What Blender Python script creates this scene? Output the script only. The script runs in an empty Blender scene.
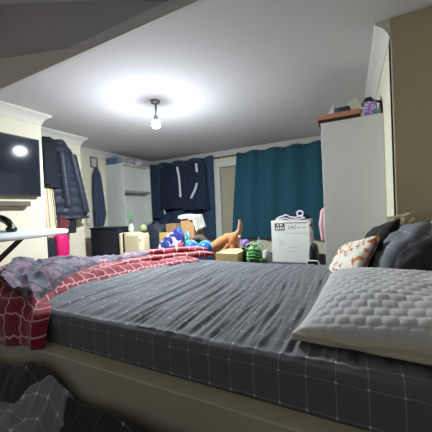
import bpy, bmesh, math, random
from mathutils import Vector, Matrix, noise
random.seed(7)
PI = math.pi
C = bpy.context.scene.collection
sc = bpy.context.scene

# ---------------------------------------------------------------- camera
F, CX = 270.0, 216.0
EYE = Vector((0, 0, 1.05))
def cam_axes():
    y = Vector(((350-CX)/F, -(205-CX)/F, -1)).normalized()
    s = math.atan(-0.0457)
    h = Vector((math.cos(s), -math.sin(s), 0))
    n = y.cross(h).normalized()
    if n.y < 0: n = -n
    x = y.cross(n)
    return x, y, n
AX, AY, AZ = cam_axes()
R = Matrix((AX, AY, AZ))                   # camera -> world
def ray(u, v):
    return R @ Vector(((u-CX)/F, -(v-CX)/F, -1))
def PY(u, v, y):
    d = ray(u, v); return EYE + d*(y/d.y)
def PX(u, v, x):
    d = ray(u, v); return EYE + d*(x/d.x)
def PZ(u, v, z):
    d = ray(u, v); return EYE + d*((z-EYE.z)/d.z)
cd = bpy.data.cameras.new('camera'); cam = bpy.data.objects.new('camera', cd); C.objects.link(cam)
cam.matrix_world = Matrix.Translation(EYE) @ R.to_4x4()
cd.sensor_width = 36; cd.lens = 36*F/432; cd.clip_start = 0.02
sc.camera = cam

# ---------------------------------------------------------------- materials
def lin(c):
    return tuple((x/12.92 if x <= .04045 else ((x+.055)/1.055)**2.4) for x in [k/255 for k in c]) + (1,)
def mat(name, rgb, rough=.7, spec=.3, metal=0, var=.0, vscale=8, bump=0, bscale=60, emit=None, sheen=0, trans=0):
    m = bpy.data.materials.new(name); m.use_nodes = True
    nt = m.node_tree; b = nt.nodes['Principled BSDF']
    b.inputs['Base Color'].default_value = lin(rgb)
    b.inputs['Roughness'].default_value = rough
    b.inputs['Specular IOR Level'].default_value = spec
    b.inputs['Metallic'].default_value = metal
    if sheen: b.inputs['Sheen Weight'].default_value = sheen
    if trans: b.inputs['Transmission Weight'].default_value = trans
    tc = nt.nodes.new('ShaderNodeTexCoord')
    if var:
        n = nt.nodes.new('ShaderNodeTexNoise'); n.inputs['Scale'].default_value = vscale; n.inputs['Detail'].default_value = 4
        nt.links.new(tc.outputs['Object'], n.inputs['Vector'])
        mx = nt.nodes.new('ShaderNodeMix'); mx.data_type = 'RGBA'
        mx.inputs['A'].default_value = tuple(x*(1-var) for x in lin(rgb)[:3])+(1,)
        mx.inputs['B'].default_value = tuple(min(1, x*(1+var)) for x in lin(rgb)[:3])+(1,)
        nt.links.new(n.outputs['Fac'], mx.inputs['Factor']); nt.links.new(mx.outputs['Result'], b.inputs['Base Color'])
    if bump:
        n = nt.nodes.new('ShaderNodeTexNoise'); n.inputs['Scale'].default_value = bscale; n.inputs['Detail'].default_value = 3
        nt.links.new(tc.outputs['Object'], n.inputs['Vector'])
        bp = nt.nodes.new('ShaderNodeBump'); bp.inputs['Strength'].default_value = bump; bp.inputs['Distance'].default_value = .01
        nt.links.new(n.outputs['Fac'], bp.inputs['Height']); nt.links.new(bp.outputs['Normal'], b.inputs['Normal'])
    if emit:
        b.inputs['Emission Color'].default_value = (emit[0], emit[1], emit[2], 1); b.inputs['Emission Strength'].default_value = emit[3]
    return m
def N(nt, op, a, b=None, c=None):
    n = nt.nodes.new('ShaderNodeMath'); n.operation = op
    for i, x in enumerate((a, b, c)):
        if x is None: continue
        if isinstance(x, (int, float)): n.inputs[i].default_value = x
        else: nt.links.new(x, n.inputs[i])
    return n.outputs[0]
def uvsep(nt):
    uv = nt.nodes.new('ShaderNodeUVMap'); s = nt.nodes.new('ShaderNodeSeparateXYZ')
    nt.links.new(uv.outputs['UV'], s.inputs[0]); return s.outputs[0], s.outputs[1]
def mixc(nt, fac, a, b):
    mx = nt.nodes.new('ShaderNodeMix'); mx.data_type = 'RGBA'
    for k, x in (('A', a), ('B', b)):
        if isinstance(x, tuple): mx.inputs[k].default_value = x
        else: nt.links.new(x, mx.inputs[k])
    nt.links.new(fac, mx.inputs['Factor']); return mx.outputs['Result']
def check_mat(name, base, line, period=.078, w=.0021, dot=.0048, rough=.75, off=(0, 0), strength=.36, sheen=.2):
    m = mat(name, base, rough, .3, sheen=sheen); nt = m.node_tree; b = nt.nodes['Principled BSDF']
    u, v = uvsep(nt); ds = []
    for x, o in ((u, off[0]), (v, off[1])):
        q = N(nt, 'ADD', x, o); fr = N(nt, 'FRACT', N(nt, 'DIVIDE', q, period))
        ds.append(N(nt, 'MULTIPLY', N(nt, 'ABSOLUTE', N(nt, 'SUBTRACT', fr, .5)), period))
    l = N(nt, 'MULTIPLY', N(nt, 'MAXIMUM', N(nt, 'LESS_THAN', ds[0], w/2), N(nt, 'LESS_THAN', ds[1], w/2)), strength)
    d = N(nt, 'LESS_THAN', N(nt, 'ADD', ds[0], ds[1]), dot)
    f = N(nt, 'MAXIMUM', l, d)
    nt.links.new(mixc(nt, f, lin(base), lin(line)), b.inputs['Base Color'])
    return m
def trellis_mat(name, base, line, period=.1):
    m = mat(name, base, .8, .2, sheen=.3); nt = m.node_tree; b = nt.nodes['Principled BSDF']
    u, v = uvsep(nt)
    def wav(a, c):
        s = N(nt, 'MULTIPLY', N(nt, 'SINE', N(nt, 'MULTIPLY', c, 4*PI/period)), period*.035)
        fr = N(nt, 'FRACT', N(nt, 'DIVIDE', N(nt, 'ADD', a, s), period))
        return N(nt, 'LESS_THAN', N(nt, 'ABSOLUTE', N(nt, 'SUBTRACT', fr, .5)), .045)
    f = N(nt, 'MULTIPLY', N(nt, 'MAXIMUM', wav(u, v), wav(v, u)), .85)
    nt.links.new(mixc(nt, f, lin(base), lin(line)), b.inputs['Base Color'])
    return m
def blotch_mat(name, base, col, scale=9, th=.55, rough=.8, col2=None, gap=.14):
    m = mat(name, base, rough, .2); nt = m.node_tree; b = nt.nodes['Principled BSDF']
    tc = nt.nodes.new('ShaderNodeTexCoord')
    n = nt.nodes.new('ShaderNodeTexNoise'); n.inputs['Scale'].default_value = scale; n.inputs['Detail'].default_value = 3; n.inputs['Distortion'].default_value = 1.2
    nt.links.new(tc.outputs['Object'], n.inputs['Vector'])
    rp = nt.nodes.new('ShaderNodeValToRGB'); nt.links.new(n.outputs['Fac'], rp.inputs[0])
    e = rp.color_ramp.elements; e[0].position = th; e[0].color = lin(base); e[1].position = th+.05; e[1].color = lin(col)
    if col2:
        k = e.new(min(.99, th+gap)); k.color = lin(col2)
    nt.links.new(rp.outputs[0], b.inputs['Base Color']); return m

WALL = mat('cream_wall_paint', (222, 216, 194), .85, .2, var=.03, vscale=2, bump=.08, bscale=90)
WALLSH = mat('shaded_cream_wall_paint', (188, 178, 152), .9, .2, var=.04, vscale=3, bump=.15, bscale=120)  # cream wall paint; weak indirect light is mixed in as a tan tone
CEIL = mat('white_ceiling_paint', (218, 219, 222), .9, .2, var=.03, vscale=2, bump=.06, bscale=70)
SLOPE = mat('shaded_gable_paint', (184, 183, 186), .9, .2, var=.03, vscale=2, bump=.06, bscale=70)  # pale gable paint greyed, shade away from the bulb put into the colour
CORN = mat('white_cornice_plaster', (216, 214, 206), .7, .3, var=.03, vscale=5)
CARPET = mat('grey_brown_carpet', (110, 100, 90), .95, .1, var=.2, vscale=60, bump=.5, bscale=300)
WHITEP = mat('white_painted_board', (214, 216, 212), .55, .35, var=.02, vscale=3)
RAILM = mat('cream_painted_bed_board', (186, 180, 156), .6, .35, var=.12, vscale=5, bump=.1, bscale=40)
SHEET = check_mat('charcoal_checked_cotton', (98, 100, 106), (196, 198, 204))
SHEETD = check_mat('dark_checked_cotton', (40, 38, 39), (160, 160, 160), period=.13, w=.002, dot=.007)
SHEETL = check_mat('light_grey_checked_cotton', (128, 134, 140), (214, 218, 222), period=.06, w=.003, dot=.007)
PILC = check_mat('blue_grey_checked_cotton', (112, 120, 128), (176, 182, 190), period=.11, w=.003, dot=.006)
RED = trellis_mat('red_trellis_cotton', (134, 34, 46), (226, 176, 178))
REVERSE = blotch_mat('mauve_grey_comforter_back', (92, 98, 110), (142, 116, 130), 10, .47, col2=(60, 68, 82), gap=.2)
QUILT = mat('white_quilted_cotton', (206, 206, 208), .85, .2, sheen=.2, bump=.1, bscale=200)
QSIDE = mat('plain_cream_cotton', (200, 194, 176), .85, .2)

# ---------------------------------------------------------------- mesh helper
class MB:
    def __init__(s): s.v = []; s.f = []; s.uv = []
    def add(s, vs, fs, uvs=None):
        k = len(s.v); s.v += [Vector(p) for p in vs]; s.f += [tuple(i+k for i in f) for f in fs]
        s.uv += list(uvs) if uvs else [(p[0], p[2] if len(p) > 2 else 0) for p in vs]
        return s
    def box(s, x0, x1, y0, y1, z0, z1, T=None):
        vs = [Vector((x, y, z)) for z in (z0, z1) for y in (y0, y1) for x in (x0, x1)]
        if T is not None: vs = [T @ p for p in vs]
        return s.add(vs, [(0, 2, 3, 1), (4, 5, 7, 6), (0, 1, 5, 4), (2, 6, 7, 3), (0, 4, 6, 2), (1, 3, 7, 5)])
    def grid(s, fn, nu, nv, cu=False, cv=False, uvf=None):
        vs = []; uvs = []
        for i in range(nu):
            for j in range(nv):
                u = i/(nu if cu else nu-1); v = j/(nv if cv else nv-1)
                vs.append(fn(u, v)); uvs.append(uvf(u, v) if uvf else (u, v))
        fs = []
        for i in range(nu if cu else nu-1):
            for j in range(nv if cv else nv-1):
                a = i*nv+j; b = ((i+1) % nu)*nv+j; c = ((i+1) % nu)*nv+(j+1) % nv; d = i*nv+(j+1) % nv
                fs.append((a, b, c, d))
        return s.add(vs, fs, uvs)
    def loft(s, rings, caps=True):
        n = len(rings[0]); vs = [p for r in rings for p in r]; fs = []; uvs = []
        for i, r in enumerate(rings):
            for j in range(n): uvs.append((j/n, i/len(rings)))
        for i in range(len(rings)-1):
            for j in range(n):
                fs.append((i*n+j, i*n+(j+1) % n, (i+1)*n+(j+1) % n, (i+1)*n+j))
        if caps:
            fs.append(tuple(range(n))[::-1]); fs.append(tuple((len(rings)-1)*n+j for j in range(n)))
        return s.add(vs, fs, uvs)
    def tube(s, pts, r, n=10, caps=True, flat=1.0):
        pts = [Vector(p) for p in pts]; rings = []
        up = None
        for i, p in enumerate(pts):
            t = (pts[min(i+1, len(pts)-1)]-pts[max(i-1, 0)]).normalized()
            if up is None:
                up = Vector((0, 0, 1)) if abs(t.z) < .9 else Vector((1, 0, 0))
            a = t.cross(up).normalized(); b = a.cross(t).normalized(); up = b
            rr = r[i] if isinstance(r, (list, tuple)) else r
            rings.append([p + a*math.cos(2*PI*k/n)*rr + b*math.sin(2*PI*k/n)*rr*flat for k in range(n)])
        return s.loft(rings, caps)
    def ball(s, c, rx, ry=None, rz=None, n=20, T=None, fn=None):
        ry = ry or rx; rz = rz or rx; c = Vector(c); rings = []
        for i in range(n+1):
            a = PI*(i/n)*.998+.003; z = -math.cos(a); q = math.sin(a)
            ring = []
            for k in range(n):
                p = Vector((q*math.cos(2*PI*k/n), q*math.sin(2*PI*k/n), z))
                if fn: p = p*fn(p)
                p = Vector((p.x*rx, p.y*ry, p.z*rz))
                if T is not None: p = T @ p
                ring.append(c+p)
            rings.append(ring)
        return s.loft(rings)
    def lathe(s, c, prof, n=24, caps=True):
        c = Vector(c)
        return s.loft([[c+Vector((r*math.cos(2*PI*k/n), r*math.sin(2*PI*k/n), z)) for k in range(n)] for r, z in prof], caps)
    def prism(s, poly, fn):        # poly: 2D list, fn(x,y,side)->3D
        n = len(poly)
        vs = [fn(x, y, 0) for x, y in poly]+[fn(x, y, 1) for x, y in poly]
        fs = [tuple(range(n))[::-1], tuple(range(n, 2*n))]+[(i, (i+1) % n, n+(i+1) % n, n+i) for i in range(n)]
        return s.add(vs, fs)
WLOC = {}
def build(name, mb, m, parent=None, bevel=0, smooth=True, solid=0, subd=0, remesh=0, angle=40):
    me = bpy.data.meshes.new(name)
    if parent is not None: org = WLOC[parent.name]
    else:
        xs = [p.x for p in mb.v]; ys = [p.y for p in mb.v]; zs = [p.z for p in mb.v]
        org = Vector(((min(xs)+max(xs))/2, (min(ys)+max(ys))/2, min(zs)))
    me.from_pydata([p-org for p in mb.v], [], mb.f); me.update()
    bm = bmesh.new(); bm.from_mesh(me); bmesh.ops.recalc_face_normals(bm, faces=bm.faces); bm.to_mesh(me); bm.free()
    ul = me.uv_layers.new(name='UVMap')
    for l in me.loops: ul.data[l.index].uv = mb.uv[l.vertex_index]
    if smooth:
        for p in me.polygons: p.use_smooth = True
        me.set_sharp_from_angle(angle=math.radians(angle))
    me.materials.append(m)
    o = bpy.data.objects.new(name, me); C.objects.link(o)
    WLOC[o.name] = org
    if parent is not None: o.parent = parent
    else: o.location = org
    if remesh:
        q = o.modifiers.new('remesh', 'REMESH'); q.mode = 'VOXEL'; q.voxel_size = remesh; q.use_smooth_shade = True
        q = o.modifiers.new('smooth', 'SMOOTH'); q.factor = .5; q.iterations = 4
    if bevel:
        q = o.modifiers.new('bevel', 'BEVEL'); q.width = bevel; q.segments = 3; q.limit_method = 'ANGLE'; q.angle_limit = math.radians(35)
    if solid:
        q = o.modifiers.new('solid', 'SOLIDIFY'); q.thickness = solid; q.offset = -1
    if subd:
        q = o.modifiers.new('subd', 'SUBSURF'); q.levels = subd; q.render_levels = subd
    return o
def tag(o, label, cat, group=None):
    o['label'] = label; o['category'] = cat
    if group: o['group'] = group
    return o
def thing(name, label, cat, loc, group=None):
    o = bpy.data.objects.new(name, None); C.objects.link(o); o.location = loc; o.empty_display_size = .05
    WLOC[o.name] = Vector(loc); return tag(o, label, cat, group)
def struct(name, mb, m, **k):
    o = build(name, mb, m, **k); o['kind'] = 'structure'; return o
def plabel(o, t): o['label'] = t; return o
def ss(a, b, x):
    t = max(0, min(1, (x-a)/(b-a))); return t*t*(3-2*t)
def nz(x, y, z=0): return noise.noise(Vector((x, y, z)))
def interp(keys, t):
    for (t0, a), (t1, b) in zip(keys, keys[1:]):
        if t <= t1:
            k = (t-t0)/(t1-t0); k = max(0, k); k = k*k*(3-2*k)
            return tuple(x+(y-x)*k for x, y in zip(a, b))
    return keys[-1][1]
def drape(mb, keys, n=48, steps=40, fold=.08, kf=9, seed=0, quilt=0, qamp=.06):
    """hanging cloth: keys = [(t,(cx,cy,cz,rx,ry))] lofted as folded ellipses"""
    rings = []
    for i in range(steps+1):
        t = i/steps; cx, cy, cz, rx, ry = interp(keys, t); ring = []
        q = 1+qamp*abs(math.sin(PI*t*quilt)) if quilt else 1
        if i == 0 or i == steps: q *= .8
        for k in range(n):
            a = 2*PI*k/n
            f = 1+fold*math.sin(kf*a+seed+1.5*t)*(.3+t)+.10*nz(math.cos(a)*1.7+seed, math.sin(a)*1.7, t*5)
            ring.append(Vector((cx+rx*f*q*math.cos(a), cy+ry*f*q*math.sin(a), cz+.006*nz(a, t*4, seed))))
        rings.append(ring)
    return mb.loft(rings)
def sup(x, p): return math.copysign(abs(x)**p, x)
def pillow_mb(w, h, t, T, n=44, puff=None, edge=.006, wr=.010, seed=0):
    """soft cushion, w along local x, h along local y, t thick along local z"""
    mb = MB()
    def side(sg):
        def fn(u, v):
            a, b = 2*u-1, 2*v-1
            e = max(0, (1-abs(a)**3.0))**.5*max(0, (1-abs(b)**3.0))**.5
            pin = 1-.07*(1-b*b)*abs(a)**2; pin2 = 1-.07*(1-a*a)*abs(b)**2
            z = sg*(t/2*e+edge)
            z += sg*wr*e*nz(a*3+seed, b*3, sg*2)
            if puff: z += puff(a*w/2, b*h/2, sg)*e
            return T @ Vector((a*w/2*pin, b*h/2*pin2, z))
        return fn
    mb.grid(side(1), n, n, uvf=lambda u, v: (u*w, v*h))
    mb.grid(side(-1), n, n, uvf=lambda u, v: (u*w, v*h))
    # rim joins the two faces
    k = n*n
    loop = [i*n for i in range(n)]+[(n-1)*n+j for j in range(1, n)]+[i*n+n-1 for i in range(n-2, -1, -1)]+[j for j in range(n-2, 0, -1)]
    for a, b in zip(loop, loop[1:]+loop[:1]): mb.f.append((a, b, b+k, a+k))
    return mb
def frameT(c, right, up):
    """matrix whose x = right, y = up, z = normal"""
    x = Vector(right).normalized(); z = x.cross(Vector(up)).normalized(); y = z.cross(x)
    m = Matrix((x, y, z)).transposed().to_4x4(); m.translation = Vector(c); return m

# ---------------------------------------------------------------- the room
H = 2.3; YB = 5.25; XT = -3.3; XC = -3.78; XL = -4.32; XR = .284; YT = 2.01; YC = 2.90; YN = 2.225; YS = 1.45; X0 = .62; YF = -1.1
struct('floor', MB().box(XL-.1, X0+.1, YF-.1, YB+.1, -.1, 0), CARPET, smooth=False)
struct('wall_left', MB().box(XT-.35, XT, YF, YT, 0, 3.45), WALL, smooth=False)
struct('wall_left_alcove', MB().box(XC-.9, XC, YT, YC, 0, H+.05), WALL, smooth=False)
struct('wall_left_far', MB().box(XL-.1, XL, YC, YB+.1, 0, H+.05), WALL, smooth=False)
dx0, dx1, dzt = -2.60, -1.98, 2.09
struct('wall_back', MB().box(XL-.1, dx0, YB, YB+.12, 0, H+.05).box(dx1, XR+.1, YB, YB+.12, 0, H+.05).box(dx0, dx1, YB, YB+.12, dzt, H+.05), WALL, smooth=False)
struct('wall_right_alcove', MB().box(XR, XR+.1, YN, YB, 0, H+.05), WALL, smooth=False)
struct('wall_right_nib', MB().box(XR, X0+.1, YN-.012, YN+.1, 0, H+.02), WALLSH, bevel=.006)
struct('wall_right', MB().box(X0, X0+.1, YF, YN-.012, 0, H+.05), WALLSH, smooth=False)
struct('ceiling', MB().box(XL-.1, X0+.1, YS, YB+.1, H, H+.1), CEIL, smooth=False)
XK = -.70
sl = (3.08-2.33)/(2.9-.83)
zt = H+.02+(XK-XT)*sl
struct('ceiling_near', MB().box(XK, X0+.1, YF-.1, YS, H, H+.1), CEIL, smooth=False)
m = MB(); m.prism([(XK, H), (XT-.05, H+(XK-XT+.05)*sl), (XT-.05, H+.1+(XK-XT+.05)*sl), (XK, H+.1)], lambda x, z, s: (x, (YF-.1, YS+.05)[s], z))
struct('ceiling_slope', m, CEIL, smooth=False)
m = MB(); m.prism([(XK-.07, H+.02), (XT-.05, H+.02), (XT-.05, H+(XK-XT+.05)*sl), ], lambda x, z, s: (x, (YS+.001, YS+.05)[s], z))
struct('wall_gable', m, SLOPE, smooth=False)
m = MB(); m.prism([(XK+.05, H), (XT, H), (XT, 2.685), (-2.95, 2.59), (-1.68, 2.328), (XK+.05, 2.325)], lambda x, z, s: (x, (YS-.02, YS)[s], z))
struct('trim_1', m, CORN, bevel=.003)
# cornice swept round the room
def cornice(path, m_, name):
    prof = [(0, -.125), (.007, -.123), (.010, -.112), (.019, -.088), (.035, -.060), (.057, -.038), (.078, -.024), (.085, -.018), (.09, -.009), (.09, 0), (0, 0)]
    pts = [Vector((x, y)) for x, y in path]; rings = []
    for i, p in enumerate(pts):
        ns = []
        if i > 0: d = (p-pts[i-1]).normalized(); ns.append(Vector((d.y, -d.x)))
        if i < len(pts)-1: d = (pts[i+1]-p).normalized(); ns.append(Vector((d.y, -d.x)))
        b = ns[0] if len(ns) == 1 else (ns[0]+ns[1])/(1+ns[0].dot(ns[1]))
        rings.append([Vector((p.x+b.x*o, p.y+b.y*o, H+z)) for o, z in prof])
    mb = MB(); mb.loft(rings); return struct(name, mb, m_, angle=25)
cornice([(XT, YS+.05), (XT, YT), (XC, YT), (XC, YC), (XL, YC), (XL, YB), (XR, YB), (XR, YN-.012)], CORN, 'trim_2')
# back door between the curtains
fr = MB().box(dx0, dx0+.13, YB-.03, YB+.10, 0, dzt).box(dx1-.1, dx1, YB-.03, YB+.10, 0, dzt).box(dx0+.13, dx1-.1, YB-.03, YB+.10, dzt-.11, dzt)
d = struct('door_1', fr, WHITEP, bevel=.004)
PANEL = mat('beige_door_panel', (176, 168, 146), .7, .3, var=.05, vscale=4)
lf = MB().box(dx0+.135, dx1-.105, YB+.03, YB+.07, .01, dzt-.115)
plabel(build('door_panel', lf, PANEL, d), 'beige door panel')

# ---------------------------------------------------------------- pendant
pm = PZ(155, 101, H)
METAL = mat('brushed_metal', (150, 150, 148), .35, .5, metal=.8)
BULB = mat('lit_bulb_glass', (255, 255, 255), .3, .3, emit=(.86, .95, 1.0, 420))
nt = BULB.node_tree; g_ = nt.nodes.new('ShaderNodeNewGeometry'); s_ = nt.nodes.new('ShaderNodeSeparateXYZ')
nt.links.new(g_.outputs['Normal'], s_.inputs[0]); rg_ = nt.nodes.new('ShaderNodeMapRange'); rg_.interpolation_type = 'SMOOTHSTEP'
for k_, v_ in (('From Min', -.05), ('From Max', -.95), ('To Min', 25), ('To Max', 3000)): rg_.inputs[k_].default_value = v_
nt.links.new(s_.outputs[2], rg_.inputs['Value']); nt.links.new(rg_.outputs[0], nt.nodes['Principled BSDF'].inputs['Emission Strength'])
t = thing('pendant_lamp', 'bare lit bulb hanging from the ceiling on a short metal fitting', 'lamp', (pm.x, pm.y, H))
build('ceiling_rose', MB().lathe((pm.x, pm.y, H), [(.052, 0), (.055, -.008), (.05, -.02), (.03, -.032), (.012, -.036)]), METAL, t)
build('stem', MB().tube([(pm.x, pm.y, H-.03), (pm.x, pm.y, H-.16)], .008).tube([(pm.x+.02, pm.y, H-.035), (pm.x+.018, pm.y, H-.09), (pm.x+.004, pm.y, H-.13)], .005), METAL, t)
build('bulb_holder', MB().lathe((pm.x, pm.y, H-.155), [(.010, 0), (.02, -.006), (.021, -.03), (.026, -.040), (.033, -.050), (.034, -.060), (.028, -.061)]), METAL, t)
bz = H-.205
build('bulb', MB().lathe((pm.x, pm.y, bz), [(.026, -.008), (.036, -.022), (.043, -.040), (.044, -.052), (.040, -.068), (.031, -.081), (.017, -.090), (.004, -.094)]), BULB, t)

# ---------------------------------------------------------------- television + soundbar
SCREEN = mat('glossy_black_screen', (22, 30, 42), .07, .5)
BLACKP = mat('black_plastic', (22, 22, 24), .4, .4)
a = PX(38, 142, -3.33); b_ = PX(38.5, 197, -3.33)
ty1 = 1.935; ty0 = ty1-1.17
T = Matrix.Translation((-3.245, 0, 1.643)) @ Matrix.Rotation(math.radians(2.0), 4, 'Y') @ Matrix.Rotation(math.radians(0), 4, 'Z')
t = thing('television', 'large black flat television mounted on the cream wall', 'television', (-3.29, 1.35, 1.64))
build('casing', MB().box(-.02, .018, ty0, ty1, -.331, .331, T), BLACKP, t, bevel=.004)
build('screen', MB().box(.018, .0195, ty0+.012, ty1-.012, -.313, .319, T), SCREEN, t)
build('wall_bracket', MB().box(-3.298, -3.26, 1.2, 1.6, 1.5, 1.8), BLACKP, t)
GREYP = mat('taupe_grey_plastic', (128, 120, 110), .6, .3)
t = thing('soundbar', 'slim grey brown soundbar fixed below the television', 'soundbar', (-3.3, 1.3, 1.19))
build('body', MB().box(-3.298, -3.22, .85, 1.81, 1.200, 1.258), GREYP, t, bevel=.008)
build('speaker_grille', MB().box(-3.22, -3.217, .88, 1.79, 1.206, 1.251), mat('grey_speaker_cloth', (112, 106, 98), .9, .1, bump=.4, bscale=600), t)

# ---------------------------------------------------------------- bed
t = bed = thing('double_bed', 'low double bed with cream painted side boards in the middle of the room', 'bed', (-.65, 1.45, 0))
bx0, bx1 = -1.78, .56
build('side_board', MB().box(bx0-.03, bx1+.03, .712, .785, .10, .462), RAILM, t, bevel=.004)
build('side_board', MB().box(bx0-.03, bx1+.03, 2.165, 2.21, .10, .463), RAILM, t, bevel=.006)
build('foot_board', MB().box(bx0-.03, bx0+.02, .765, 2.165, .10, .463), RAILM, t, bevel=.006)
build('bed_base', MB().box(bx0+.02, bx1+.03, .765, 2.165, .12, .36), RAILM, t)
for x in (bx0+.05, bx1-.05):
    for y in (.80, 2.12): build('leg', MB().box(x-.04, x+.04, y-.03, y+.03, 0, .12), RAILM, t)
MATT = mat('white_mattress_ticking', (205, 203, 196), .8, .2)
tag(build('mattress', MB().box(bx0+.04, bx1-.02, .80, 2.14, .36, .575), MATT, bevel=.04), 'double mattress lying on the low cream bed frame under the bedding', 'mattress')
# cover: arc length v across the bed
def bed_top(x, y):
    return .603+.018*math.sin(PI*max(0, min(1, (y-.79)/1.36)))**.6
prof = [(.786, .455), (.784, .50), (.781, .545), (.784, .572), (.793, .590), (.810, .600)]
ys = []
def cover_fn(u, v):
    x = bx0+.0+u*(bx1+.02-bx0)
    L0, Lt = .16, 1.35
    s = v*(L0*2+Lt)
    if s < L0:
        k = s/L0*(len(prof)-1); i = min(int(k), len(prof)-2); f = k-i
        y = prof[i][0]+(prof[i+1][0]-prof[i][0])*f; z = prof[i][1]+(prof[i+1][1]-prof[i][1])*f
        q = s/L0
        y += -.006*nz(x*5, s*6, 3)*(1-q)-.004*nz(x*14, s*5, 8)
        z += (bed_top(x, .81)-.600)*q + .004*q*nz(x*24, 0, 1)
        nrm = (0, -1)
    elif s < L0+Lt:
        y = .81+(s-L0); z = bed_top(x, y)
        near = 1-ss(0, .5, s-L0)
        w = x+.030*nz(x*2, y*2, 5)+.05*nz(y*1.2, x*.8, 2)
        rid = 1-abs(nz(w*27, y*1.9, 0))*2.2
        rid2 = 1-abs(nz(w*52+3, y*4.0, 4))*2.2
        amp = (.009+.003*near)*ss(0, .04, s-L0)+.002
        z += amp*(max(rid, -.15)-.4)+.0030*(max(rid2, -.2)-.4)*ss(0, .05, s-L0)+.010*nz(x*2.2, y*2.2, 9)
    else:
        q = (s-L0-Lt)/L0; y = 2.16+.012*math.sin(q*PI/2); z = bed_top(x, 2.15)-.15*q**1.6
    return Vector((x, y, z))
Lall = .16*2+1.35
cov = MB().grid(cover_fn, 420, 260, uvf=lambda u, v: (u*(bx1-bx0)+.04, v*Lall+.028))
tag(build('bed_cover', cov, SHEET, angle=180), 'charcoal grey duvet with thin white check lines spread over the bed', 'duvet')

# red trellis comforter over the foot of the bed, heaped up
edge_px = [(.70, 48, 342), (.74, 52, 322), (.80, 60, 298), (.90, 66, 289), (1.1, 0, 0), (2.2, 0, 0)]
def red_edge(y):       # x of the right-hand edge as a function of y
    ks = [(.68, -1.24), (.76, -1.30), (.82, -1.42), (.95, -1.50), (1.2, -1.52), (1.5, -1.44), (1.8, -1.36), (2.05, -1.20), (2.3, -1.12)]
    for (a, p), (b, q) in zip(ks, ks[1:]):
        if y <= b: return p+(q-p)*max(0, (y-a)/(b-a))
    return ks[-1][1]
def heap(x, y):
    e = red_edge(y)
    d = e-x
    h = .622+.050*ss(0, .12, d)*(1-.6*ss(1.2, 1.9, y))+.085*ss(.15, .50, d)*(1-.95*ss(.95, 1.75, y))
    h += .022*nz(x*4, y*4, 1)*(1-.6*ss(1.2, 1.8, y))+.014*(1-abs(nz(x*9+y*5, y*9-x*4, 2))*2)*ss(0, .08, d)
    h -= .55*ss(-2.02, -2.55, x)
    h -= .05*ss(2.05, 2.2, y)
    return h
def red_fn(u, v):
    L0, Lt, L1 = .24, 1.34, .12
    s = v*(L0+Lt+L1)
    if s < L0: y = .745; yy = .70+.1*s/L0
    elif s < L0+Lt: y = .80+(s-L0); yy = y
    else: y = 2.14; yy = 2.14
    e = red_edge(yy); x = e+.0-u*(e+2.6)
    top = heap(x, max(y, .80))
    lift = ss(0, .012, u)
    if s < L0:
        q = s/L0   # 0 hem, 1 top edge
        hem = .47-.10*ss(0, .6, u)
        ang = q*PI/2
        z = hem+(top-hem)*math.sin(ang)**.8
        y = .70+.02*nz(x*6, q*2, 3)+.10*(1-math.cos(ang))-.03*(1-lift)*0+.012*math.sin(x*26+q*2)*(1-q)
        z -= (1-lift)*.0
        if u < .02: y += .05*(1-u/.02)
    elif s < L0+Lt:
        z = top-(1-lift)*.045
    else:
        q = (s-L0-Lt)/L1; y = 2.14+.06*math.sin(q*PI/2); z = top-(1-lift)*.045-.16*q**2
    return Vector((x, y, z))
cm = MB().grid(red_fn, 240, 240, uvf=lambda u, v: (u*1.35, v*2.3+.15*u))
com = tag(build('comforter', cm, RED, angle=180, solid=.012), 'red trellis patterned comforter heaped over the foot of the bed and hanging down its side', 'comforter')
# reverse side turned back over the heap
lo = [PZ(u, v, z) for u, v, z in [(-14, 294, .74), (0, 288, .735), (18, 284, .735), (32, 284, .73), (45, 278, .73), (65, 270, .73), (90, 262, .72), (118, 255, .71), (150, 250.5, .70)]]
def samp(lst, t):
    k = t*(len(lst)-1); i = min(int(k), len(lst)-2); f = k-i; return lst[i]*(1-f)+lst[i+1]*f
def rev_fn(u, v):
    a = samp(lo, u); far = Vector((a.x-.62+.30*u, a.y+.42-.30*u, 0)); far.y = min(far.y, 2.12)
    p = a.lerp(far, v); x, y = p.x, max(p.y, .76)
    z = heap(x, max(y, .80))+.014+.018*(1-abs(nz(x*5-y*2, y*5+x*4, 6))*2.4)+.010*nz(x*12, y*12, 3)
    z += .03*ss(0, .3, v)*(1-ss(.5, 1, v))*(1-ss(1.1, 1.6, y))
    if v < .05: z -= .035*(1-v/.05)
    return Vector((x, y, z))
rv = MB().grid(rev_fn, 150, 90)
plabel(build('turned_back_side', rv, REVERSE, com, angle=180), 'mauve and slate grey reverse side turned up')
# second roll of the comforter running to the far edge of the bed
def roll(name, pts, r, m_, parent, seed, per=.1):
    P = [Vector(p) for p in pts]; nseg = 90; rings = []
    mb = MB()
    def fn(u, v):
        p = samp(P, u); q = samp(P, min(1, u+.01))-samp(P, max(0, u-.01)); q.normalize()
        side = q.cross(Vector((0, 0, 1))).normalized(); a = 2*PI*v
        rr = r*(1+.25*nz(u*9+seed, math.cos(a), math.sin(a))+.12*math.sin(u*38+seed+a))*min(1, .3+u*9, .3+(1-u)*6)
        return p+side*rr*1.5*math.cos(a)+Vector((0, 0, 1))*rr*math.sin(a)
    mb.grid(fn, nseg, 28, cv=True, uvf=lambda u, v: (u*1.2, min(v, 1-v)*2*PI*r*1.4))
    return build(name, mb, m_, parent, angle=180)
roll('rolled_edge', [PZ(u, v, .648) for u, v in [(82, 276), (110, 268), (140, 261), (170, 257), (200, 254.5), (214, 254)]], .034, RED, com, 1)
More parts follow.
